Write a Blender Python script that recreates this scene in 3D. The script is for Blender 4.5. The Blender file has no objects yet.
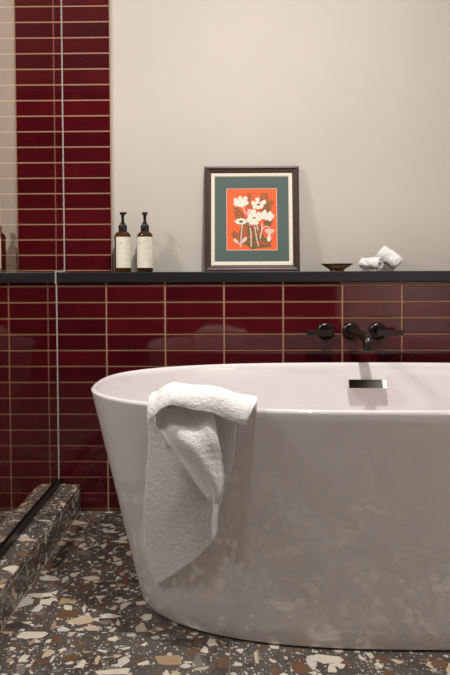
import bpy, bmesh, math, random
from mathutils import Vector, Matrix

random.seed(7)
S = bpy.context.scene
COL = S.collection
R = math.radians

# ------------------------------------------------------------------ camera
cam_d = bpy.data.cameras.new('camera')
cam = bpy.data.objects.new('camera', cam_d)
COL.objects.link(cam)
S.camera = cam
FPX, DIST, EYE = 640.0, 2.379, 0.884
YAW, PITCH, ROLL = 0.01803, -0.03456, -0.003763
cam_d.sensor_fit = 'AUTO'
cam_d.sensor_width = 36.0
cam_d.lens = FPX / 675.0 * 36.0
cam_d.shift_y = (298.13 - 337.5) / 675.0
cy_, sy_ = math.cos(YAW), math.sin(YAW)
fw = Vector((-sy_ * math.cos(PITCH), cy_ * math.cos(PITCH), math.sin(PITCH)))
rt = Vector((cy_, sy_, 0.0))
up = rt.cross(fw)
r2 = math.cos(ROLL) * rt + math.sin(ROLL) * up
u2 = -math.sin(ROLL) * rt + math.cos(ROLL) * up
m = Matrix((r2, u2, -fw)).transposed().to_4x4()
m.translation = Vector((0, -DIST, EYE))
cam.matrix_world = m
cam_d.clip_start = 0.05

# ------------------------------------------------------------------ world, lamps, exposure
w = bpy.data.worlds.new('world')
S.world = w
w.use_nodes = True
w.node_tree.nodes['Background'].inputs[0].default_value = (0.9, 0.8, 0.7, 1)
w.node_tree.nodes['Background'].inputs[1].default_value = 0.15
S.view_settings.view_transform = 'Standard'
S.view_settings.look = 'None'
S.view_settings.gamma = 1.0
S.view_settings.use_curve_mapping = False
S.view_settings.exposure = 0.0


def downlight(name, loc, power, size, spread=150, aim=None, col=(1.0, 0.968, 0.945)):
    d = bpy.data.lights.new(name, 'AREA')
    d.shape = 'DISK'
    d.size = size
    d.energy = power
    d.color = col
    d.spread = R(spread)
    o = bpy.data.objects.new(name, d)
    COL.objects.link(o)
    o.location = loc
    if aim:
        o.rotation_euler = (Vector(aim) - Vector(loc)).to_track_quat('-Z', 'Y').to_euler()
    return o


CEIL = 2.55
downlight('ceiling_downlight_over_tub', (0.18, -1.24, CEIL - 0.02), 25.5, 0.10, 150, aim=(0.1, -0.5, 0.9))
downlight('ceiling_downlight_in_shower', (-1.72, -1.12, CEIL - 0.02), 40, 0.34, 150, aim=(-0.6, -0.8, 0.4))
downlight('added_front_wall_lamp', (1.40, -2.75, CEIL - 0.02), 11, 0.16, 60, aim=(1.45, -3.2, 0.6))  # added lamp, brightens the unseen front wall so the tiles reflect it


# ------------------------------------------------------------------ material helpers
def mat(name, base=(0.8, 0.8, 0.8), rough=0.5, metal=0.0, **kw):
    M = bpy.data.materials.new(name)
    M.use_nodes = True
    p = M.node_tree.nodes['Principled BSDF']
    p.inputs['Base Color'].default_value = (*base, 1)
    p.inputs['Roughness'].default_value = rough
    p.inputs['Metallic'].default_value = metal
    for k, v in kw.items():
        p.inputs[k.replace('_', ' ')].default_value = v
    return M, M.node_tree, p


def nd(t, typ, **kw):
    n = t.nodes.new(typ)
    for k, v in kw.items():
        setattr(n, k, v)
    return n


def mth(t, op, a, b=None, c=None):
    n = nd(t, 'ShaderNodeMath', operation=op)
    for i, v in enumerate((a, b, c)):
        if v is None:
            continue
        if isinstance(v, (int, float)):
            n.inputs[i].default_value = v
        else:
            t.links.new(v, n.inputs[i])
    return n.outputs[0]


def objco(t):
    return nd(t, 'ShaderNodeTexCoord').outputs['Object']


def bump(t, p, scale, strength, dist=0.002, detail=3, co=None):
    n = nd(t, 'ShaderNodeTexNoise')
    n.inputs['Scale'].default_value = scale
    n.inputs['Detail'].default_value = detail
    t.links.new(co or objco(t), n.inputs['Vector'])
    b = nd(t, 'ShaderNodeBump')
    b.inputs['Strength'].default_value = strength
    b.inputs['Distance'].default_value = dist
    t.links.new(n.outputs[0], b.inputs['Height'])
    t.links.new(b.outputs[0], p.inputs['Normal'])
    return n


def ramp(t, fac, stops, interp='LINEAR'):
    r = nd(t, 'ShaderNodeValToRGB')
    r.color_ramp.interpolation = interp
    e = r.color_ramp.elements
    while len(e) < len(stops):
        e.new(0.5)
    for el, (pos, c) in zip(e, stops):
        el.position = pos
        el.color = (*c, 1)
    t.links.new(fac, r.inputs[0])
    return r.outputs[0]


def mixc(t, fac, a, b):
    n = nd(t, 'ShaderNodeMix', data_type='RGBA')
    for sock, v in ((n.inputs[0], fac), (n.inputs[6], a), (n.inputs[7], b)):
        if isinstance(v, (int, float)):
            sock.default_value = v
        elif isinstance(v, tuple):
            sock.default_value = (*v, 1)
        else:
            t.links.new(v, sock)
    return n.outputs[2]


# ------------------------------------------------------------------ materials
# plaster
M_plaster, t, p = mat('beige_plaster', (0.70, 0.635, 0.56), 0.75)
n = nd(t, 'ShaderNodeTexNoise')
n.inputs['Scale'].default_value = 2.2
n.inputs['Detail'].default_value = 5
t.links.new(objco(t), n.inputs['Vector'])
t.links.new(ramp(t, n.outputs[0], [(0.3, (0.555, 0.505, 0.448)), (0.7, (0.592, 0.540, 0.480))]), p.inputs['Base Color'])
bump(t, p, 160, 0.08, 0.001)
M_white, _, _ = mat('white_paint', (0.8, 0.75, 0.69), 0.7)
M_darkwood, t, p = mat('dark_stained_wood', (0.025, 0.014, 0.010), 0.5)

# glazed tile: every tile has its own tone, kept in the 'tone' attribute
M_tile, t, p = mat('burgundy_glaze', (0.1, 0.01, 0.015), 0.06, IOR=1.6)
at = nd(t, 'ShaderNodeAttribute', attribute_name='tone')
n = nd(t, 'ShaderNodeTexNoise')
n.inputs['Scale'].default_value = 14
n.inputs['Detail'].default_value = 4
t.links.new(objco(t), n.inputs['Vector'])
f1 = mth(t, 'ADD', mth(t, 'MULTIPLY_ADD', at.outputs['Fac'], 0.32, 0.10), mth(t, 'MULTIPLY', n.outputs[0], 0.5))
t.links.new(ramp(t, f1, [(0.15, (0.034, 0.0025, 0.0055)), (0.55, (0.070, 0.004, 0.007)), (0.95, (0.120, 0.007, 0.010))]),
            p.inputs['Base Color'])
bump(t, p, 22, 0.05, 0.002, 1)
M_grout, t, p = mat('tan_grout', (0.43, 0.24, 0.15), 0.8)
bump(t, p, 300, 0.2, 0.001)
M_trim, _, _ = mat('tan_edge_trim', (0.40, 0.27, 0.17), 0.5)

# black stone
M_black, t, p = mat('black_stone', (0.016, 0.015, 0.018), 0.38)
n = nd(t, 'ShaderNodeTexNoise')
n.inputs['Scale'].default_value = 220
n.inputs['Detail'].default_value = 2
t.links.new(objco(t), n.inputs['Vector'])
t.links.new(ramp(t, n.outputs[0], [(0.35, (0.006, 0.006, 0.008)), (0.75, (0.024, 0.021, 0.027))]), p.inputs['Base Color'])


# terrazzo
def terrazzo(name, tone=1.0):
    M, t, p = mat(name, (0.1, 0.09, 0.08), 0.22)
    co = objco(t)
    at = nd(t, 'ShaderNodeAttribute', attribute_name='tone3')
    add = nd(t, 'ShaderNodeVectorMath', operation='MULTIPLY_ADD')
    t.links.new(at.outputs['Vector'], add.inputs[0])
    add.inputs[1].default_value = (9, 9, 9)
    t.links.new(co, add.inputs[2])
    co = add.outputs[0]
    nz = nd(t, 'ShaderNodeTexNoise')
    nz.inputs['Scale'].default_value = 9
    nz.inputs['Detail'].default_value = 4
    t.links.new(co, nz.inputs['Vector'])
    col = ramp(t, nz.outputs[0], [(0.3, (0.068 * tone, 0.058 * tone, 0.051 * tone)), (0.7, (0.120 * tone, 0.105 * tone, 0.092 * tone))])
    stops_big = [(0.0, (0.76, 0.69, 0.57)), (0.28, (0.62, 0.50, 0.36)), (0.38, (0.135, 0.058, 0.027)), (0.58, (0.19, 0.175, 0.16)),
                 (0.63, (0.03, 0.032, 0.038)), (0.72, (0.42, 0.29, 0.17)), (0.77, (0.68, 0.64, 0.58)), (0.93, (0.15, 0.085, 0.045))]
    stops_small = [(0.0, (0.62, 0.57, 0.49)), (0.34, (0.05, 0.045, 0.045)), (0.55, (0.11, 0.055, 0.03)), (0.68, (0.22, 0.2, 0.185)),
                   (0.85, (0.68, 0.64, 0.57))]
    # scale, share of cells that hold a chip, smallest gap, spread of gaps, stretch, palette
    for k, (sc, pr, m0, mr, st, stops) in enumerate([(230, 0.22, 0.08, 0.22, (1, 1, 1), stops_small), (115, 0.36, 0.09, 0.22, (1, 0.8, 1), stops_small),
                                       (60, 0.34, 0.08, 0.20, (0.75, 1.1, 1), stops_big), (35, 0.38, 0.07, 0.19, (1.2, 0.75, 1), stops_big),
                                       (22, 0.24, 0.08, 0.18, (0.7, 1.15, 1), stops_big)]):
        mp = nd(t, 'ShaderNodeMapping')
        mp.inputs['Location'].default_value = (3.1 * k + 0.7, 1.7 * k, 0.37 * k)
        mp.inputs['Rotation'].default_value = (0.3 * k, 0.2 * k, 0.9 * k + 0.4)
        mp.inputs['Scale'].default_value = st
        t.links.new(co, mp.inputs[0])
        va = nd(t, 'ShaderNodeTexVoronoi', feature='F1')
        vb = nd(t, 'ShaderNodeTexVoronoi', feature='DISTANCE_TO_EDGE')
        for v in (va, vb):
            v.inputs['Scale'].default_value = sc
            v.inputs['Randomness'].default_value = 1.0
            t.links.new(mp.outputs[0], v.inputs['Vector'])
        sep = nd(t, 'ShaderNodeSeparateColor')
        t.links.new(va.outputs['Color'], sep.inputs[0])
        on = mth(t, 'LESS_THAN', sep.outputs[0], pr)
        gap = mth(t, 'MULTIPLY_ADD', sep.outputs[1], mr, m0)
        big = mth(t, 'GREATER_THAN', vb.outputs['Distance'], gap)
        chip = ramp(t, sep.outputs[2], stops, 'CONSTANT')
        vein = nd(t, 'ShaderNodeTexNoise')
        vein.inputs['Scale'].default_value = 60
        vein.inputs['Detail'].default_value = 4
        t.links.new(mp.outputs[0], vein.inputs['Vector'])
        chip = mixc(t, mth(t, 'MULTIPLY', vein.outputs[0], 0.45), chip, (0.22, 0.15, 0.1))
        col = mixc(t, mth(t, 'MULTIPLY', on, big), col, chip)
    t.links.new(col, p.inputs['Base Color'])
    return M


M_terr = terrazzo('terrazzo')
M_floorgrout, _, _ = mat('floor_grout', (0.17, 0.135, 0.105), 0.8)
M_curbedge, _, _ = mat('curb_edge_grout', (0.36, 0.27, 0.19), 0.7)

# bath, metals, glass
M_bath, t, p = mat('white_bath_glaze', (0.845, 0.797, 0.788), 0.02, IOR=1.95)
M_gap, _, _ = mat('shadow_gap_rubber', (0.01, 0.01, 0.01), 0.9)
M_bronze, t, p = mat('dark_bronze', (0.048, 0.041, 0.039), 0.30, 0.85)
M_bronze_hi, t, p = mat('dark_bronze_polished', (0.035, 0.028, 0.026), 0.2, 0.9)
M_chrome, _, _ = mat('chrome', (0.80, 0.79, 0.80), 0.02, 1.0)
M_rail, _, _ = mat('black_rail', (0.012, 0.011, 0.012), 0.35)
M_seal, _, _ = mat('pale_seal', (0.80, 0.78, 0.75), 0.35)

M_glass = bpy.data.materials.new('shower_glass')
M_glass.use_nodes = True
t = M_glass.node_tree
t.nodes.clear()
geo = nd(t, 'ShaderNodeNewGeometry')
dot = nd(t, 'ShaderNodeVectorMath', operation='DOT_PRODUCT')
t.links.new(geo.outputs['Normal'], dot.inputs[0])
t.links.new(geo.outputs['Incoming'], dot.inputs[1])
c1 = mth(t, 'SUBTRACT', 1.0, mth(t, 'ABSOLUTE', dot.outputs['Value']))
fres = mth(t, 'MULTIPLY', mth(t, 'MULTIPLY_ADD', mth(t, 'POWER', c1, 1.9), 0.92, 0.07), mth(t, 'SUBTRACT', 1.0, geo.outputs['Backfacing']))
tr = nd(t, 'ShaderNodeBsdfTransparent')
tr.inputs[0].default_value = (0.955, 0.965, 0.96, 1)
gl = nd(t, 'ShaderNodeBsdfGlossy')
gl.inputs['Roughness'].default_value = 0.0
gl.inputs['Color'].default_value = (1.0, 0.92, 0.83, 1)
mx = nd(t, 'ShaderNodeMixShader')
out = nd(t, 'ShaderNodeOutputMaterial')
t.links.new(fres, mx.inputs[0])
t.links.new(tr.outputs[0], mx.inputs[1])
t.links.new(gl.outputs[0], mx.inputs[2])
t.links.new(mx.outputs[0], out.inputs[0])

# bottles
M_amber, _, _ = mat('amber_glass', (0.13, 0.048, 0.012), 0.06, IOR=1.35, Transmission_Weight=0.75)
M_label, _, _ = mat('cream_label', (0.80, 0.75, 0.63), 0.6)
M_ink, _, _ = mat('grey_print', (0.16, 0.15, 0.13), 0.7)
M_pump, _, _ = mat('black_plastic', (0.012, 0.012, 0.014), 0.35)

# picture
M_frame, t, p = mat('brown_wood_frame', (0.07, 0.035, 0.025), 0.45)
n = nd(t, 'ShaderNodeTexNoise')
mp = nd(t, 'ShaderNodeMapping')
mp.inputs['Scale'].default_value = (40, 40, 220)
t.links.new(objco(t), mp.inputs[0])
t.links.new(mp.outputs[0], n.inputs['Vector'])
n.inputs['Scale'].default_value = 1.5
t.links.new(ramp(t, n.outputs[0], [(0.3, (0.028, 0.014, 0.011)), (0.7, (0.075, 0.036, 0.026))]), p.inputs['Base Color'])
M_liner, _, _ = mat('cream_liner', (0.80, 0.72, 0.58), 0.6)
M_teal, t, p = mat('teal_mat', (0.082, 0.118, 0.103), 0.75)
bump(t, p, 700, 0.15, 0.0006)
M_orange, _, _ = mat('orange_print', (0.88, 0.125, 0.025), 0.7)
M_pcream, _, _ = mat('petal_cream', (0.84, 0.75, 0.62), 0.7)
M_ppink, _, _ = mat('petal_pink', (0.80, 0.52, 0.47), 0.7)
M_olive, _, _ = mat('leaf_olive', (0.165, 0.105, 0.030), 0.7)

# dish
M_dish, t, p = mat('dish_glaze', (0.05, 0.03, 0.015), 0.3)
sepx = nd(t, 'ShaderNodeSeparateXYZ')
t.links.new(objco(t), sepx.inputs[0])
nz = nd(t, 'ShaderNodeTexNoise')
nz.inputs['Scale'].default_value = 60
t.links.new(objco(t), nz.inputs['Vector'])
zz = mth(t, 'ADD', mth(t, 'DIVIDE', sepx.outputs[2], 0.030), mth(t, 'MULTIPLY_ADD', nz.outputs[0], 0.35, -0.175))
t.links.new(ramp(t, zz, [(0.12, (0.14, 0.085, 0.055)), (0.3, (0.30, 0.15, 0.045)), (0.6, (0.40, 0.21, 0.055)), (0.78, (0.045, 0.042, 0.028)),
                         (0.92, (0.016, 0.02, 0.018))]), p.inputs['Base Color'])


# towels
def terry(name, c, sc=420):
    M, t, p = mat(name, c, 0.95, Sheen_Weight=0.25)
    co = objco(t)
    a = nd(t, 'ShaderNodeTexNoise')
    a.inputs['Scale'].default_value = sc
    a.inputs['Detail'].default_value = 2
    b = nd(t, 'ShaderNodeTexNoise')
    b.inputs['Scale'].default_value = 130
    b.inputs['Detail'].default_value = 3
    for q in (a, b):
        t.links.new(co, q.inputs['Vector'])
    h = mth(t, 'ADD', a.outputs[0], b.outputs[0])
    bp = nd(t, 'ShaderNodeBump')
    bp.inputs['Strength'].default_value = 0.7
    bp.inputs['Distance'].default_value = 0.0025
    t.links.new(h, bp.inputs['Height'])
    t.links.new(bp.outputs[0], p.inputs['Normal'])
    return M


M_towel = terry('white_terry', (0.93, 0.905, 0.885))
M_cloth = terry('white_terry_small', (0.88, 0.85, 0.82))


# ------------------------------------------------------------------ geometry helpers
def obj(name, bm, mats, parent=None, smooth=False, loc=None):
    me = bpy.data.meshes.new(name)
    bmesh.ops.recalc_face_normals(bm, faces=bm.faces)
    bm.to_mesh(me)
    bm.free()
    for M in (mats if isinstance(mats, (list, tuple)) else [mats]):
        me.materials.append(M)
    if smooth:
        for f in me.polygons:
            f.use_smooth = True
        if smooth != True:
            me.set_sharp_from_angle(angle=R(smooth))
    o = bpy.data.objects.new(name, me)
    COL.objects.link(o)
    if parent:
        o.parent = parent
    if loc:
        o.location = loc
    return o


def tag(o, label, cat, group=None):
    o['label'] = label
    o['category'] = cat
    if group:
        o['group'] = group
    return o


def thing(name, label, cat, loc=(0, 0, 0), group=None):
    o = bpy.data.objects.new(name, None)
    COL.objects.link(o)
    o.location = loc
    return tag(o, label, cat, group)


def struct(o, label=None):
    o['kind'] = 'structure'
    if label:
        o['label'] = label
    return o


def box(bm, a, b, mi=0):
    vs = [bm.verts.new((x, y, z)) for x in (a[0], b[0]) for y in (a[1], b[1]) for z in (a[2], b[2])]
    fs = []
    for q in ((0, 1, 3, 2), (4, 6, 7, 5), (0, 4, 5, 1), (2, 3, 7, 6), (0, 2, 6, 4), (1, 5, 7, 3)):
        f = bm.faces.new([vs[i] for i in q])
        f.material_index = mi
        fs.append(f)
    return vs, fs


def bbox(a, b, bev=0.002, seg=2):
    bm = bmesh.new()
    box(bm, a, b)
    if bev:
        bmesh.ops.bevel(bm, geom=bm.edges[:], offset=bev, segments=seg, affect='EDGES', profile=0.5)
    return bm


def lathe(bm, prof, seg=40, center=(0, 0, 0), M=None):
    """prof: list of (radius, height); spun round Z, then moved by M."""
    rings = []
    T = M or Matrix.Translation(center)
    for r, z in prof:
        if r < 1e-6:
            rings.append([bm.verts.new(T @ Vector((0, 0, z)))])
        else:
            rings.append([bm.verts.new(T @ Vector((r * math.cos(2 * math.pi * i / seg), r * math.sin(2 * math.pi * i / seg), z))) for i in range(seg)])
    for A, B in zip(rings, rings[1:]):
        for i in range(seg):
            j = (i + 1) % seg
            if len(A) == 1 and len(B) == 1:
                continue
            if len(A) == 1:
                bm.faces.new((A[0], B[i], B[j]))
            elif len(B) == 1:
                bm.faces.new((A[i], A[j], B[0]))
            else:
                bm.faces.new((A[i], A[j], B[j], B[i]))
    return bm


def tube(bm, pts, rads, seg=24):
    rings = []
    n = len(pts)
    pts = [Vector(q) for q in pts]
    for i, q in enumerate(pts):
        d = (pts[min(i + 1, n - 1)] - pts[max(i - 1, 0)]).normalized()
        ref = Vector((1, 0, 0))
        a = (ref - d * ref.dot(d)).normalized()
        b = d.cross(a)
        rings.append([bm.verts.new(q + rads[i] * (math.cos(2 * math.pi * k / seg) * a + math.sin(2 * math.pi * k / seg) * b)) for k in range(seg)])
    for A, B in zip(rings, rings[1:]):
        for k in range(seg):
            bm.faces.new((A[k], A[(k + 1) % seg], B[(k + 1) % seg], B[k]))
    bm.faces.new(rings[0])
    bm.faces.new(rings[-1][::-1])
    return bm


def pl(poly, s):
    """point at arc share s of a polyline"""
    L = [0]
    for a, b in zip(poly, poly[1:]):
        L.append(L[-1] + math.dist(a, b))
    d = s * L[-1]
    for i in range(len(poly) - 1):
        if d <= L[i + 1] or i == len(poly) - 2:
            k = (d - L[i]) / max(L[i + 1] - L[i], 1e-9)
            return tuple(a + (b - a) * k for a, b in zip(poly[i], poly[i + 1]))


# ------------------------------------------------------------------ room shell
XL, XR, YF = -2.2, 1.75, -3.2
LEDGE_T, LEDGE_B, YB = 0.900, 0.862, 0.12
TW, TH, GAP = 0.22, 0.06, 0.0052
X0, ZL, ZU = -0.7067, 0.8476, 0.909


def tile_wall(name, xs, zs, y0, tilt, depth=0.010):
    """bevelled glazed tiles in a stacked grid, each with its own tone and a hair of tilt, over a grout bed"""
    bm = bmesh.new()
    lay = bm.faces.layers.float.new('tone')
    for (xa, xb) in xs:
        for (za, zb) in zs:
            tone = random.random()
            ax, az = random.uniform(-tilt, tilt), random.uniform(-tilt, tilt)
            cx, cz = (xa + xb) / 2, (za + zb) / 2
            rings = []
            for ins, dy in ((0, depth), (0, 0.0030), (0.0008, 0.0005), (0.0026, 0.0)):
                ring = []
                for x, z in ((xa + ins, za + ins), (xb - ins, za + ins), (xb - ins, zb - ins), (xa + ins, zb - ins)):
                    ring.append(bm.verts.new((x, y0 + dy + (x - cx) * ax + (z - cz) * az, z)))
                rings.append(ring)
            fs = [bm.faces.new(rings[-1])]
            for A, B in zip(rings, rings[1:]):
                for k in range(4):
                    fs.append(bm.faces.new((A[k], A[(k + 1) % 4], B[(k + 1) % 4], B[k])))
            for f in fs:
                f[lay] = tone
                f.material_index = 0
    x_lo, x_hi = min(a for a, b in xs) - GAP, max(b for a, b in xs) + GAP * 0.4
    z_lo, z_hi = min(a for a, b in zs) - GAP, max(b for a, b in zs) + GAP
    box(bm, (x_lo, y0 + 0.0032, z_lo), (x_hi, y0 + depth + 0.01, z_hi), 1)
    return struct(obj(name, bm, [M_tile, M_grout]))


g = GAP / 2
cols = [(X0 + i * TW + g, X0 + (i + 1) * TW - g) for i in range(-7, 12)]
cols = [(max(a, XL + 0.001), min(b, XR - 0.001)) for a, b in cols if b > XL + 0.02 and a < XR - 0.02]
rows = [(ZL + g, LEDGE_B - 0.0005)] + [(ZL - (j + 1) * TH + g, ZL - j * TH - g) for j in range(14)]
rows.append((0.0005, ZL - 14 * TH - g))
rows = [r_ for r_ in rows if r_[1] - r_[0] > 0.003]
tile_wall('wall_back_lower', cols, rows, 0.0, 0.0030)['label'] = 'burgundy glazed tile wainscot below the black ledge'
ucols = [(a, b) for a, b in cols if b < X0 + TW]
urows = [(LEDGE_T + 0.0005, ZU - g)] + [(ZU + j * TH + g, ZU + (j + 1) * TH - g) for j in range(27)]
tile_wall('wall_back_shower', ucols, urows, YB, 0.0030)['label'] = 'burgundy glazed tile above the ledge at the shower'
UE = X0 + TW
bm = bbox((UE - g, YB - 0.0015, LEDGE_T), (UE + 0.0008, YB + 0.012, CEIL), 0.0008, 1)
struct(obj('trim_1', bm, M_trim), 'thin tan edge strip where the tile meets the beige wall')
bm = bmesh.new()
box(bm, (UE + 0.0008, YB + 0.008, LEDGE_T), (XR, YB + 0.10, CEIL))
struct(obj('wall_back', bm, M_plaster), 'beige plaster wall above the ledge')
bm = bmesh.new()
box(bm, (XL, YB + 0.021, 0), (XR, YB + 0.12, CEIL))
box(bm, (XL, 0.021, 0), (XR, YB + 0.03, LEDGE_B - 0.001))
struct(obj('wall_back_core', bm, M_white))
bm = bbox((XL, -0.010, LEDGE_B), (XR, YB + 0.006, LEDGE_T), 0.0015, 2)
struct(obj('ledge', bm, M_black), 'long black stone ledge capping the burgundy tile')

# side and front walls, ceiling
bm = bmesh.new()
box(bm, (XL - 0.1, YF - 0.1, 0), (XL, YB + 0.12, CEIL))
struct(obj('wall_left', bm, M_plaster))
bm = bmesh.new()
box(bm, (XR, YF - 0.1, 0), (XR + 0.1, YB + 0.12, CEIL))
struct(obj('wall_right', bm, M_white))
bm = bmesh.new()
box(bm, (XL, YF - 0.1, 0), (XR, YF, CEIL))
struct(obj('wall_front', bm, M_white))
bm = bmesh.new()
for i in range(5):
    wdt = (0.885 - XL) / 5
    vs, fs = box(bm, (XL + i * wdt + 0.002, YF + 0.001, 0.02), (XL + (i + 1) * wdt - 0.002, YF + 0.03, CEIL - 0.02))
box(bm, (0.885, YF + 0.001, 1.05), (1.235, YF + 0.03, CEIL - 0.02))  # upper part widened to darken the overflow cover's reflection
struct(obj('dark_reflection_panels', bm, M_darkwood))  # unseen dark panels, added to give tiles and chrome a dark reflection
bm = bmesh.new()
box(bm, (XL - 0.1, YF - 0.1, CEIL), (XR + 0.1, YB + 0.12, CEIL + 0.1))
struct(obj('ceiling', bm, M_white))

# floor: terrazzo slabs with open joints over a grout bed
bm = bmesh.new()
lay = bm.faces.layers.float_vector.new('tone3')
fx = [-0.018 + 0.612 * i for i in range(-4, 4)]
fy = [-0.21 - 0.611 * i for i in range(-1, 6)]
for xa, xb in zip(fx, fx[1:]):
    for ya, yb in zip(fy, fy[1:]):
        xa_, xb_ = max(xa, XL), min(xb, XR)
        y_lo, y_hi = max(yb, YF), min(ya, 0.0)
        if xb_ - xa_ < 0.02 or y_hi - y_lo < 0.02:
            continue
        vs, fs = box(bm, (xa_ + 0.0015, y_lo + 0.0015, -0.012), (xb_ - 0.0015, y_hi - 0.0015, 0.0))
        s = Vector((random.random(), random.random(), random.random()))
        for f in fs:
            f[lay] = s
box(bm, (XL - 0.1, YF - 0.1, -0.05), (XR + 0.1, YB + 0.1, -0.0012), 1)
struct(obj('floor', bm, [M_terr, M_floorgrout]), 'terrazzo floor with cream, brown and black stone chips')

# shower curb
bm = bmesh.new()
CX0, CX1, CZ = -0.738, -0.591, 0.101
box(bm, (CX0, YF + 0.05, 0), (CX1, 0.0005, CZ))
box(bm, (CX1 - 0.001, YF + 0.05, 0.0825), (CX1 + 0.0006, 0.0003, 0.0848), 1)
box(bm, (CX1 - 0.001, YF + 0.05, 0), (CX1 + 0.0012, 0.0003, 0.0022), 1)
struct(obj('shower_curb', bm, [M_terr, M_curbedge]), 'terrazzo curb along the shower under the glass')

# ------------------------------------------------------------------ shower screen
GX = -0.672


def gx(y):
    return GX - 0.010 * y


scr = thing('shower_screen', 'tall clear glass shower screen standing on the terrazzo curb', 'shower screen', (GX, -0.6, CZ))
inv = Vector((GX, -0.6, CZ))


def yz_slab(poly, th, name, M, bev=0):
    bm = bmesh.new()
    A = [bm.verts.new((gx(y) - th / 2 - inv.x, y - inv.y, z - inv.z)) for y, z in poly]
    B = [bm.verts.new((gx(y) + th / 2 - inv.x, y - inv.y, z - inv.z)) for y, z in poly]
    n = len(poly)
    bm.faces.new(A)
    bm.faces.new(B[::-1])
    for i in range(n):
        j = (i + 1) % n
        bm.faces.new((A[i], B[i], B[j], A[j]))
    return obj(name, bm, M, scr)


c = 0.0025
out_line = [(YB - c, 2.25), (YB - c, LEDGE_T + c), (-0.010 - c, LEDGE_T + c), (-0.010 - c, LEDGE_B - c), (-c, LEDGE_B - c), (-c, CZ + 0.012)]
yz_slab([(-1.35, CZ + 0.012), (-1.35, 2.25)] + out_line, 0.004, 'glass_pane', M_glass)
# seal strip that follows the stepped edge
inner = [(y - 0.002, z + (0.003 if 1 <= i <= 2 else (-0.003 if 3 <= i <= 4 else 0))) for i, (y, z) in enumerate(out_line)]
inner[-1] = (inner[-1][0], CZ + 0.012)
outer = [(YB - 0.0005, 2.25), (YB - 0.0005, LEDGE_T + 0.0005), (-0.0105, LEDGE_T + 0.0005), (-0.0105, LEDGE_B - 0.0005),
         (-0.0005, LEDGE_B - 0.0005), (-0.0005, CZ + 0.012)]
bm = bmesh.new()
for i in range(len(outer) - 1):
    vs = []
    for s in (-1, 1):
        for (y, z) in (outer[i], outer[i + 1], inner[i + 1], inner[i]):
            vs.append(bm.verts.new((gx(y) + s * 0.0022 - inv.x, y - inv.y, z - inv.z)))
    for q in ((0, 1, 2, 3), (7, 6, 5, 4), (0, 4, 5, 1), (1, 5, 6, 2), (2, 6, 7, 3), (3, 7, 4, 0)):
        bm.faces.new([vs[k] for k in q])
obj('edge_seal', bm, M_seal, scr)
bm = bmesh.new()
for s0, s1, z0, z1 in ((-0.009, 0.009, CZ, CZ + 0.012), (-0.009, -0.0045, CZ + 0.012, CZ + 0.026), (0.0045, 0.009, CZ + 0.012, CZ + 0.026)):
    vs = []
    for y in (-1.37, -0.001):
        for x, z in ((s0, z0), (s1, z0), (s1, z1), (s0, z1)):
            vs.append(bm.verts.new((gx(y) + x - inv.x, y - inv.y, z - inv.z)))
    for q in ((0, 1, 2, 3), (7, 6, 5, 4), (0, 4, 5, 1), (1, 5, 6, 2), (2, 6, 7, 3), (3, 7, 4, 0)):
        bm.faces.new([vs[k] for k in q])
obj('bottom_rail', bm, M_rail, scr)

# ------------------------------------------------------------------ bathtub
TX, TY, TZ, NE = 0.425, -0.54, 0.58, 2.6


def tub_ab(z):
    k = z / TZ
    return 0.70 + 0.134 * k, 0.359 + 0.051 * k


def tub_front(x, z):
    a, b = tub_ab(z)
    u = min(abs((x - TX) / a), 0.999)
    return TY - b * (1 - u ** NE) ** (1 / NE)


def sell(a, b, n, k, seg):
    th = 2 * math.pi * k / seg
    cs, sn = math.cos(th), math.sin(th)
    return (a * math.copysign(abs(cs) ** (2 / n), cs), b * math.copysign(abs(sn) ** (2 / n), sn))


bath = thing('bathtub', 'white freestanding oval bathtub on the terrazzo floor before the tiled wall', 'bathtub', (TX, TY, 0))
SEG = 160
prof = [(0.690, 0.349, 0.0), (0.690, 0.349, 0.004), (0.6985, 0.3575, 0.005)]
prof += [(*tub_ab(z), z) for z in (0.012, 0.05, 0.1, 0.2, 0.3, 0.4, 0.5, 0.55, 0.570)]
A0, B0 = tub_ab(TZ)
prof += [(A0 - 0.0012, B0 - 0.0012, 0.5752), (A0 - 0.0045, B0 - 0.0045, 0.5790), (A0 - 0.009, B0 - 0.009, 0.580), (A0 - 0.014, B0 - 0.014, 0.5793),
         (A0 - 0.0185, B0 - 0.0185, 0.576), (A0 - 0.0215, B0 - 0.0215, 0.570), (A0 - 0.0235, B0 - 0.0235, 0.560)]
for k in range(1, 13):
    s = k / 12
    ph = s * math.pi / 2
    prof.append((A0 - 0.024 - 0.10 * s - 0.10 * (1 - math.cos(ph)) ** 2.2, B0 - 0.024 - 0.035 * s - 0.09 * (1 - math.cos(ph)) ** 2.2, 0.56 - 0.42 * math.sin(ph) ** 0.9))
bm = bmesh.new()
rings = [[bm.verts.new((*sell(a, b, NE, k, SEG), z)) for k in range(SEG)] for a, b, z in prof]
last = prof[-1]
for s in (0.8, 0.5, 0.2):
    rings.append([bm.verts.new((*sell(last[0] * s, last[1] * s, NE, k, SEG), last[2] - 0.004 * (1 - s))) for k in range(SEG)])
for A, B in zip(rings, rings[1:]):
    for k in range(SEG):
        bm.faces.new((A[k], A[(k + 1) % SEG], B[(k + 1) % SEG], B[k]))
bm.faces.new(rings[-1])
bm.faces.new(rings[0][::-1])
obj('basin', bm, M_bath, bath, 50)
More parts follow.
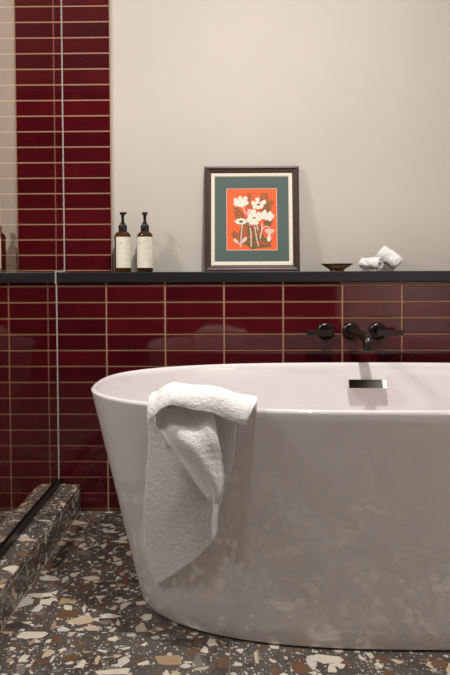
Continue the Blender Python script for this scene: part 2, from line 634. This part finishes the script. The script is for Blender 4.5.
# overflow cover on the inner back wall, its drain below it
ov = bbox((-0.065, -0.014, -0.0155), (0.065, 0.016, 0.0155), 0.0012, 2)
bmesh.ops.transform(ov, matrix=Matrix.Translation((0.449 - TX, -0.178 - TY, 0.509)) @ Matrix.Rotation(R(-17), 4, 'X'), verts=ov.verts)
ovo = obj('overflow_cover', ov, M_chrome, bath)
ovo['label'] = 'chrome bar covering the overflow'
bm = lathe(bmesh.new(), [(0, 0.004), (0.030, 0.004), (0.034, 0.002), (0.034, -0.004), (0, -0.004)], 32)
obj('drain', bm, M_chrome, bath, 30, (0.0, 0.0, 0.142))['label'] = 'round chrome drain'

# ------------------------------------------------------------------ wall tap
FZ = 0.678
tap = thing('bathtub_tap', 'dark bronze wall-mounted bath tap with two lever handles on burgundy tile', 'tap', (0.424, 0, FZ))
toY = Matrix.Rotation(R(90), 4, 'X')      # +Z -> -Y


def flange(parent, name, x, r=0.0325):
    bm = lathe(bmesh.new(), [(0, 0.0), (r, 0.0), (r, 0.007), (r - 0.0025, 0.0105), (r * 0.78, 0.013), (r * 0.74, 0.0105), (0, 0.0105)], 40,
               M=Matrix.Translation((x, -0.0002, 0)) @ toY)
    return obj(name, bm, M_bronze, parent, 40)


flange(tap, 'spout_flange', 0)
bm = bmesh.new()
pts, rad = [], []
for y, z, r_ in [(-0.005, 0, 0.0175), (-0.10, 0, 0.0172), (-0.20, 0, 0.0172), (-0.262, 0.0, 0.0175)]:
    pts.append((0, y, z)); rad.append(r_)
for k in range(1, 9):
    a = R(90) * k / 8
    pts.append((0.0, -0.262 - 0.026 * math.sin(a), -0.024 * (1 - math.cos(a)))); rad.append(0.0175 + 0.0017 * k / 8)
for dz in (0.007, 0.014):
    pts.append((0, -0.288, -0.024 - dz)); rad.append(0.0194)
pts.append((0, -0.288, -0.0395)); rad.append(0.0175)
pts = [(0.007 * -y / 0.288, y, z) for x, y, z in pts]
tube(bm, pts, rad, 28)
obj('spout', bm, M_bronze, tap, 45)


def handle(x, d):
    f = flange(tap, 'handle_flange', x)
    bm = lathe(bmesh.new(), [(0, 0.008), (0.0165, 0.008), (0.0165, 0.055), (0.0145, 0.058), (0, 0.058)], 32, M=Matrix.Translation((x, 0, 0)) @ toY)
    obj('stem', bm, M_bronze_hi, f, 40)
    xa, xb = sorted((x - d * 0.017, x + d * 0.077))
    obj('lever', bbox((xa, -0.075, -0.0105), (xb, -0.052, 0.0085), 0.0015, 2), M_bronze, f)


handle(0.330 - 0.424, -1)
handle(0.523 - 0.424, 1)


# ------------------------------------------------------------------ soap bottles
def bottle(x, y, rad, turn, label):
    b = thing('soap_bottle', label, 'soap bottle', (x, y, LEDGE_T), 'amber pump bottles on the ledge')
    b.rotation_euler.z = turn
    r = rad
    bm = lathe(bmesh.new(), [(0, 0.0008), (r - 0.004, 0.0), (r - 0.001, 0.0015), (r, 0.005), (r, 0.132), (r - 0.0006, 0.138), (r - 0.0025, 0.1435), (r - 0.006, 0.1485),
                             (r - 0.011, 0.1522), (0.0145, 0.1545), (0.0125, 0.162), (0, 0.162)], 48)
    obj('body', bm, M_amber, b, 40)
    bm = bmesh.new()
    seg = 40
    lo, hi = 0.016, 0.1325
    for (ra, z0, z1, a0, a1, mi) in [(r + 0.0004, lo, hi, R(-172), R(-8), 0)]:
        rows_ = []
        for z in (z0, z1):
            for rr in (ra, ra + 0.0003):
                rows_.append([bm.verts.new((rr * math.cos(a0 + (a1 - a0) * k / seg), rr * math.sin(a0 + (a1 - a0) * k / seg), z)) for k in range(seg + 1)])
        for A, B in ((0, 1), (1, 3), (3, 2), (2, 0)):
            for k in range(seg):
                bm.faces.new((rows_[A][k], rows_[A][k + 1], rows_[B][k + 1], rows_[B][k]))
    # faint printing: a short heading, a mark at the left, and rows of small text
    marks = [(-84, -62, 0.1265, 0.0016), (-148, -126, 0.1065, 0.0014), (-140, -120, 0.1085, 0.0010)]
    rnd = random.Random(3)
    z = 0.118
    while z > 0.040:
        if rnd.random() < 0.82:
            marks.append((-104, -104 + rnd.uniform(38, 62), z, 0.0005))
        z -= 0.0042
    for d0, d1, z, hh in marks:
        k = 8
        ra = r + 0.0009
        lo_ = [bm.verts.new((ra * math.cos(R(d0 + (d1 - d0) * i / k)), ra * math.sin(R(d0 + (d1 - d0) * i / k)), z)) for i in range(k + 1)]
        hi_ = [bm.verts.new((v.co.x, v.co.y, z + hh)) for v in lo_]
        for i in range(k):
            f = bm.faces.new((lo_[i], lo_[i + 1], hi_[i + 1], hi_[i]))
            f.material_index = 1
    obj('label', bm, [M_label, M_ink], b, 60)
    bm = lathe(bmesh.new(), [(0, 0.155), (0.0155, 0.155), (0.0163, 0.157), (0.0163, 0.1745), (0.0150, 0.1785), (0.0098, 0.1810), (0.0090, 0.188), (0, 0.188)], 32)
    obj('collar', bm, M_pump, b, 40)
    bm = lathe(bmesh.new(), [(0, 0.186), (0.0060, 0.186), (0.0056, 0.208), (0.0064, 0.214), (0.0105, 0.2205), (0.0115, 0.2245), (0.0105, 0.227), (0, 0.2275)], 28)
    pp = obj('pump_head', bm, M_pump, b, 40)
    bm = bmesh.new()
    tube(bm, [(0, 0.0, 0.2205), (0, -0.012, 0.222), (0, -0.024, 0.2225), (0, -0.029, 0.220)], [0.0050, 0.0046, 0.0036, 0.0028], 16)
    bmesh.ops.translate(bm, verts=bm.verts, vec=(0, 0, 0))
    obj('nozzle', bm, M_pump, pp, 40)
    return b


bottle(-0.431, 0.052, 0.0310, R(38), 'amber pump bottle with cream label beside the tiled strip, nozzle pointing right')
bottle(-0.347, 0.052, 0.0300, R(5), 'amber pump bottle with cream label nearer the framed picture, nozzle facing forward')

# ------------------------------------------------------------------ framed picture
pic = thing('framed_picture', 'brown wood framed orange flower print leaning on the beige wall above the ledge', 'picture', (0.0595, 0.052, LEDGE_T))
FW, FH, FD = 0.364, 0.411, 0.022
pic.rotation_euler = (-math.asin((YB + 0.008 - FD - 0.052 + 0.0) / FH) , 0, 0)


def rect_frame(bm, w0, z0, z1, wd, y0, y1, prof=None, mi=0):
    """mitred frame ring: outer half-width w0, from z0 to z1, border wd; profile across the border (share, y)"""
    prof = prof or [(0, y1), (0, y0), (1, y0), (1, y1)]
    loops = []
    for s, y in prof:
        i = wd * s
        loops.append([bm.verts.new(v) for v in ((-w0 + i, y, z0 + i), (w0 - i, y, z0 + i), (w0 - i, y, z1 - i), (-w0 + i, y, z1 - i))])
    n = len(loops)
    for a in range(n):
        A, B = loops[a], loops[(a + 1) % n]
        for k in range(4):
            f = bm.faces.new((A[k], A[(k + 1) % 4], B[(k + 1) % 4], B[k]))
            f.material_index = mi


bm = bmesh.new()
wd = 0.0262
rect_frame(bm, FW / 2, 0.0, FH, wd, 0, 0, [(0, 0.022), (0, 0.003), (0.06, 0.0), (0.30, -0.001), (0.36, 0.003), (0.62, 0.005), (0.72, 0.003), (0.88, 0.004), (1.0, 0.009), (1.0, 0.022)])
obj('frame', bm, M_frame, pic)
bm = bmesh.new()
rect_frame(bm, FW / 2 - wd, wd, FH - wd, 0.0142, 0, 0, [(0, 0.016), (0, 0.007), (0.75, 0.008), (1.0, 0.0115), (1.0, 0.016)])
obj('liner', bm, M_liner, pic)
bm = bmesh.new()
w1 = FW / 2 - wd - 0.0142
rect_frame(bm, w1, wd + 0.0142, FH - wd - 0.0142, 0.0445, 0, 0, [(0, 0.0155), (0, 0.0125), (0.985, 0.0125), (1.0, 0.0133), (1.0, 0.0155)], 0)
obj('mat_board', bm, M_teal, pic)
bm = bmesh.new()
rect_frame(bm, w1 - 0.0440, wd + 0.0142 + 0.0440, FH - wd - 0.0142 - 0.0440, 0.0018, 0, 0, [(0, 0.0145), (0, 0.0130), (1, 0.0134), (1, 0.0145)])
obj('mat_bevel', bm, M_liner, pic)
bm = bmesh.new()
box(bm, (-FW / 2 + 0.004, 0.016, 0.004), (FW / 2 - 0.004, 0.0215, FH - 0.004))
obj('backing', bm, M_darkwood, pic)

# flower print: flat coloured shapes, drawn in a 342 x 425 grid
PW = 2 * (w1 - 0.0445)
pz0, pz1 = wd + 0.0142 + 0.0445, FH - wd - 0.0142 - 0.0445
bm = bmesh.new()
box(bm, (-PW / 2 - 0.002, 0.0141, pz0 - 0.002), (PW / 2 + 0.002, 0.0158, pz1 + 0.002), 0)
depth = [0.0141]


def shape(pts, mi):
    depth[0] -= 0.0000035
    y = depth[0] - 0.00004 * mi - 0.0001
    vs = [bm.verts.new((-PW / 2 + (px - 50) / 342 * PW, y, pz1 - (py - 62) / 425 * (pz1 - pz0))) for px, py in pts]
    f = bm.faces.new(vs)
    f.material_index = mi


def petal(cx, cy, ang, ln, wd_, mi, notch=0.0):
    a = R(ang)
    d = (math.cos(a), -math.sin(a))
    nrm = (-d[1], d[0])
    pts = []
    for s, w_ in ((0, 0.14), (0.3, 0.5), (0.6, 0.8), (0.85, 0.78), (0.97, 0.5)):
        pts.append((cx + d[0] * ln * s + nrm[0] * wd_ * w_, cy + d[1] * ln * s + nrm[1] * wd_ * w_))
    pts.append((cx + d[0] * ln * (1 - notch), cy + d[1] * ln * (1 - notch)))
    for s, w_ in ((0.97, 0.5), (0.85, 0.78), (0.6, 0.8), (0.3, 0.5), (0, 0.14)):
        pts.append((cx + d[0] * ln * s - nrm[0] * wd_ * w_, cy + d[1] * ln * s - nrm[1] * wd_ * w_))
    shape(pts, mi)


def stroke(pts, wdt, mi):
    for (ax, ay), (bx, by) in zip(pts, pts[1:]):
        L = math.hypot(bx - ax, by - ay)
        nx, ny = -(by - ay) / L * wdt / 2, (bx - ax) / L * wdt / 2
        shape([(ax + nx, ay + ny), (bx + nx, by + ny), (bx - nx, by - ny), (ax - nx, ay - ny)], mi)


def fern(x0, y0, x1, y1, wl, n=7, w_=6):
    stroke([(x0, y0), (x1, y1)], 4, 3)
    dx, dy = x1 - x0, y1 - y0
    ang = math.degrees(math.atan2(-dy, dx))
    for i in range(n):
        s = (i + 0.5) / n
        ln = wl * (1 - 0.6 * s)
        for sd in (52, -52):
            petal(x0 + dx * s, y0 + dy * s, ang + sd * 0.85, ln * 1.65, w_ * 1.05, 3)


fern(165, 330, 118, 200, 34, 6, 8)
fern(210, 215, 205, 95, 22, 6, 5)
fern(300, 250, 308, 100, 40, 8, 6)
fern(300, 240, 362, 150, 26, 6, 5)
fern(180, 450, 95, 370, 30, 5, 8)
fern(175, 420, 180, 300, 40, 6, 8)
fern(200, 420, 340, 440, 44, 6, 10)
fern(280, 450, 185, 425, 40, 5, 10)
fern(270, 430, 258, 320, 34, 5, 8)
fern(300, 330, 350, 285, 24, 5, 6)
fern(230, 400, 225, 330, 34, 4, 8)
for a in (20, 60, 100, 140):
    petal(330, 245, a - 60, 34, 7, 3)
for st in ([(160, 185), (172, 215), (182, 240)], [(158, 300), (150, 380), (145, 465)], [(205, 300), (216, 380), (216, 465)], [(255, 300), (262, 350)],
           [(240, 320), (252, 400), (266, 462)], [(288, 300), (290, 340), (276, 410)], [(284, 372), (292, 340), (312, 322), (332, 328), (342, 345)]):
    stroke(st, 8, 2)
petal(190, 250, 70, 50, 11, 2)
petal(212, 255, 85, 52, 11, 2)
petal(142, 448, 140, 58, 14, 2)
petal(142, 448, 48, 66, 15, 2)
for a, ln, wv in ((128, 78, 17), (96, 78, 18), (64, 82, 18), (38, 62, 16), (150, 60, 15)):
    petal(150, 190, a, ln, wv, 1, 0.04)
for a, ln in ((100, 50), (165, 52), (20, 58), (215, 46), (-35, 40), (270, 36)):
    petal(266, 172, a, ln, 18, 1, 0.08)
for a, ln in ((95, 60), (40, 56), (150, 48), (-10, 48), (200, 56), (245, 52), (290, 50)):
    petal(238, 266, a, ln, 20, 1, 0.06)
for a, ln in ((170, 50), (205, 48), (150, 38), (30, 40), (350, 54), (310, 50), (265, 34), (120, 40)):
    petal(322, 248, a, ln, 17, 1, 0.05)
for a, ln in ((178, 46), (205, 34), (235, 22), (0, 42), (-25, 32), (150, 34), (120, 24), (90, 24), (60, 26), (30, 34), (270, 20), (-55, 24)):
    petal(148, 291, a, ln, 9, 1)
for a in (200, 240, 290, 335):
    petal(342, 344, a, 34, 13, 2)
petal(340, 372, 265, 56, 17, 1)
for fx_, fy_, rr in ((238, 266, 10), (268, 174, 12), (148, 291, 14)):
    shape([(fx_ + rr * math.cos(R(k * 30)), fy_ + 0.6 * rr * math.sin(R(k * 30))) for k in range(12)], 3)
    shape([(fx_ + rr * 0.5 * math.cos(R(k * 30)), fy_ + 0.3 * rr * math.sin(R(k * 30))) for k in range(12)], 3)
obj('flower_print', bm, [M_orange, M_pcream, M_ppink, M_olive], pic)['label'] = 'orange print of cream and pink flowers with olive leaves'

# ------------------------------------------------------------------ dish
bm = lathe(bmesh.new(), [(0, 0.0), (0.026, 0.0), (0.028, 0.001), (0.027, 0.005), (0.030, 0.008), (0.046, 0.018), (0.0585, 0.0262), (0.0605, 0.0275), (0.060, 0.0290),
                         (0.0575, 0.0288), (0.044, 0.0205), (0.028, 0.011), (0, 0.009)], 56)
o = obj('dish', bm, M_dish, None, 40, (0.379, 0.045, LEDGE_T))
tag(o, 'small shallow dark and amber dish on the black ledge', 'dish')


# ------------------------------------------------------------------ rolled face cloths
def cloth_roll(name, label, A, B, rad, phase, squash, seed, tail=0.0):
    """a terry cloth rolled into a spiral between the centres A and B of its two ends"""
    A, B = Vector(A), Vector(B)
    ax = (B - A).normalized()
    upv = Vector((0, 0, 1))
    e1 = (upv - ax * upv.dot(ax)).normalized()
    e2 = ax.cross(e1)
    bm = bmesh.new()
    NS, NL, turns = 110, 20, 2.7
    rnd = random.Random(seed)
    ph1, ph2 = rnd.random() * 6, rnd.random() * 6
    grid = []
    L = (B - A).length
    for i in range(NL + 1):
        s = i / NL
        row = []
        for k in range(NS + 1):
            q = k / NS
            th = q * turns * 2 * math.pi
            r_ = rad * (0.16 + 0.84 * q ** 0.9)
            r_ *= 1 + 0.05 * math.sin(3 * s * math.pi + ph1 + th) + 0.03 * math.sin(2 * th + ph2 + 5 * s)
            endin = (1 - q) * 0.010 * math.sin(q * 20) * 0.3
            sh = 0.004 * math.sin(th * 1.0 + ph1) * q
            P = A + ax * (L * s + (endin if s > 0.5 else -endin) + sh)
            r_ *= 1 - 0.10 * (2 * abs(s - 0.5)) ** 4
            tx, tz = r_ * math.cos(th + phase), r_ * math.sin(th + phase) * squash
            row.append(bm.verts.new(P + e2 * tx + e1 * tz))
        grid.append(row)
    for a, b in zip(grid, grid[1:]):
        for k in range(NS):
            bm.faces.new((a[k], a[k + 1], b[k + 1], b[k]))
    o = obj(name, bm, M_cloth, None, True)
    sd = o.modifiers.new('solid', 'SOLIDIFY')
    sd.thickness = 0.004
    sd.offset = -1
    tx_ = bpy.data.textures.new('fluff', 'CLOUDS')
    tx_.noise_scale = 0.014
    dm = o.modifiers.new('fluff', 'DISPLACE')
    dm.texture = tx_
    dm.strength = 0.008
    dm.texture_coords = 'GLOBAL'
    return tag(o, label, 'face cloth', 'rolled face cloths on the ledge')


Z0 = LEDGE_T
cloth_roll('face_cloth', 'white terry face cloth rolled up and lying flat on the ledge', (0.481, 0.084, Z0 + 0.0285), (0.535, 0.014, Z0 + 0.0285), 0.0275, 0.6, 1.0, 4)
cloth_roll('face_cloth', 'white terry face cloth roll tilted up against the other roll', (0.546, 0.068, Z0 + 0.0780), (0.614, 0.050, Z0 + 0.0275), 0.0365, 2.4, 0.95, 9)

# ------------------------------------------------------------------ bath towel over the rim
tw = bmesh.new()


def sheet(fn, nu, nv):
    g_ = [[tw.verts.new(fn(i / nu, j / nv)) for j in range(nv + 1)] for i in range(nu + 1)]
    for a, b in zip(g_, g_[1:]):
        for j in range(nv):
            tw.faces.new((a[j], a[j + 1], b[j + 1], b[j]))


def sm(a, b, x):
    k = max(0, min(1, (x - a) / (b - a)))
    return k * k * (3 - 2 * k)


A_left = [(-0.214, 0.583), (-0.215, 0.527), (-0.212, 0.485), (-0.221, 0.412), (-0.235, 0.289), (-0.235, 0.198), (-0.224, 0.134), (-0.2, 0.1)]
A_right = [(0.0, 0.583), (0.0, 0.544), (-0.005, 0.484), (-0.016, 0.416), (-0.036, 0.367), (-0.043, 0.33), (-0.046, 0.282)]
A_bot = [(-0.2, 0.1), (-0.178, 0.123), (-0.14, 0.163), (-0.095, 0.209), (-0.06, 0.25), (-0.046, 0.282)]


def onto(x, z, off):
    return Vector((x, tub_front(x, min(z, 0.57)) - off, z))


def layer_a(u, v):
    # v: 0 top .. 1 bottom edge, u: 0 left .. 1 right; Coons patch
    l, r_ = pl(A_left, v), pl(A_right, v)
    bt, tp = pl(A_bot, u), (A_left[0][0] + (A_right[0][0] - A_left[0][0]) * u, 0.583)
    c00, c10, c01, c11 = A_left[0], A_right[0], A_left[-1], A_right[-1]
    x, z = [(1 - u) * l[i] + u * r_[i] + (1 - v) * tp[i] + v * bt[i] - ((1 - u) * (1 - v) * c00[i] + u * (1 - v) * c10[i] + (1 - u) * v * c01[i] + u * v * c11[i]) for i in (0, 1)]
    uc = 0.54 - 0.26 * v
    off = 0.008 + 0.021 * sm(-0.06, uc, u) * sm(uc + 0.32 + 0.22 * v, uc, u) * sm(0.02, 0.35, v) * (0.15 + 0.85 * sm(1.0, 0.45, v))
    off += 0.016 * sm(0.86, 1.0, u) * sm(0.55, 0.8, v) + 0.004 * math.sin(7 * u + 4 * v)
    off = off * (0.45 + 0.55 * sm(0.0, 0.25, v)) + 0.006 * sm(0.3, 0.0, u) * sm(0.3, 0.0, v)
    return onto(x, z, max(off, 0.005))


sheet(layer_a, 40, 70)

B_left = [(-0.200, 0.575), (-0.192, 0.536), (-0.153, 0.488), (-0.12, 0.444), (-0.087, 0.398), (-0.061, 0.366)]
B_right = [(-0.054, 0.585), (-0.048, 0.544), (-0.036, 0.485), (-0.028, 0.425), (-0.033, 0.389), (-0.047, 0.363)]


def layer_b(u, v):
    l, r_ = pl(B_left, v), pl(B_right, v)
    x, z = l[0] + (r_[0] - l[0]) * u, l[1] + (r_[1] - l[1]) * u
    off = 0.022 + 0.019 * sm(0.05, 0.4, v) + 0.008 * sm(0.12, 0.0, u) * sm(0.1, 0.25, v) + 0.012 * math.sin(math.pi * u) * (1 - 0.5 * v) * sm(0, 0.3, v) - 0.008 * sm(0.85, 1.0, u) - 0.006 * sm(0.15, 0.0, v)
    off += 0.004 * math.sin(9 * u - 6 * v)
    return onto(x, z, off)


sheet(layer_b, 24, 46)

C_hem = [(-0.210, 0.530), (-0.196, 0.556), (-0.174, 0.578), (-0.150, 0.588), (-0.119, 0.586), (-0.084, 0.578), (-0.05, 0.570), (-0.016, 0.561), (0.022, 0.551)]
C_bulge = [0.008, 0.018, 0.034, 0.044, 0.044, 0.041, 0.037, 0.026, 0.016]


def layer_c(u, v):
    k = u * 8
    i = min(int(k), 7)
    f = k - i
    f2 = f * f * (3 - 2 * f) * 0.4 + f * 0.6
    hx = C_hem[i][0] * (1 - f) + C_hem[i + 1][0] * f
    hz = C_hem[i][1] * (1 - f2) + C_hem[i + 1][1] * f2
    hb = C_bulge[i] * (1 - f2) + C_bulge[i + 1] * f2
    lift = 0.020 * math.exp(-((u - 0.33) / 0.16) ** 2)
    top = 0.582 + hb
    prof_ = [(0.034 + lift, hz), (0.034 + lift * 0.8, hz + 0.35 * (top - hz)), (0.026 + lift * 0.4, hz + 0.75 * (top - hz)), (0.008, top), (-0.022, top + 0.002),
             (-0.050, 0.586 + 0.6 * hb), (-0.066, 0.560), (-0.075, 0.520), (-0.080, 0.47)]
    k2 = v * (len(prof_) - 1)
    j = min(int(k2), len(prof_) - 2)
    g2 = k2 - j
    # Catmull-Rom across the rim
    P = [prof_[max(0, min(len(prof_) - 1, j + d))] for d in (-1, 0, 1, 2)]
    cr = [0.5 * ((2 * P[1][c_]) + (-P[0][c_] + P[2][c_]) * g2 + (2 * P[0][c_] - 5 * P[1][c_] + 4 * P[2][c_] - P[3][c_]) * g2 ** 2 +
                 (-P[0][c_] + 3 * P[1][c_] - 3 * P[2][c_] + P[3][c_]) * g2 ** 3) for c_ in (0, 1)]
    # the right hem slants: the inside end runs further right
    x = hx + 0.026 * sm(0.6, 1.0, u) * sm(0.0, 0.45, v)
    off = cr[0] + 0.003 * math.sin(14 * u + 5 * v)
    z = cr[1] + 0.002 * math.sin(17 * u + 2)
    return Vector((x, tub_front(x, 0.57) - off, z))


sheet(layer_c, 48, 40)
bmesh.ops.recalc_face_normals(tw, faces=tw.faces)
to = obj('bath_towel', tw, M_towel, None, True)
tag(to, 'white terry bath towel draped over the near rim of the bathtub', 'towel')
sd = to.modifiers.new('solid', 'SOLIDIFY')
sd.thickness = 0.005
sd.offset = 0
ss = to.modifiers.new('sub', 'SUBSURF')
ss.levels = ss.render_levels = 1
tx = bpy.data.textures.new('terry_pile', 'CLOUDS')
tx.noise_scale = 0.010
tx.noise_depth = 3
dm = to.modifiers.new('pile', 'DISPLACE')
dm.texture = tx
dm.strength = 0.0018
dm.texture_coords = 'GLOBAL'
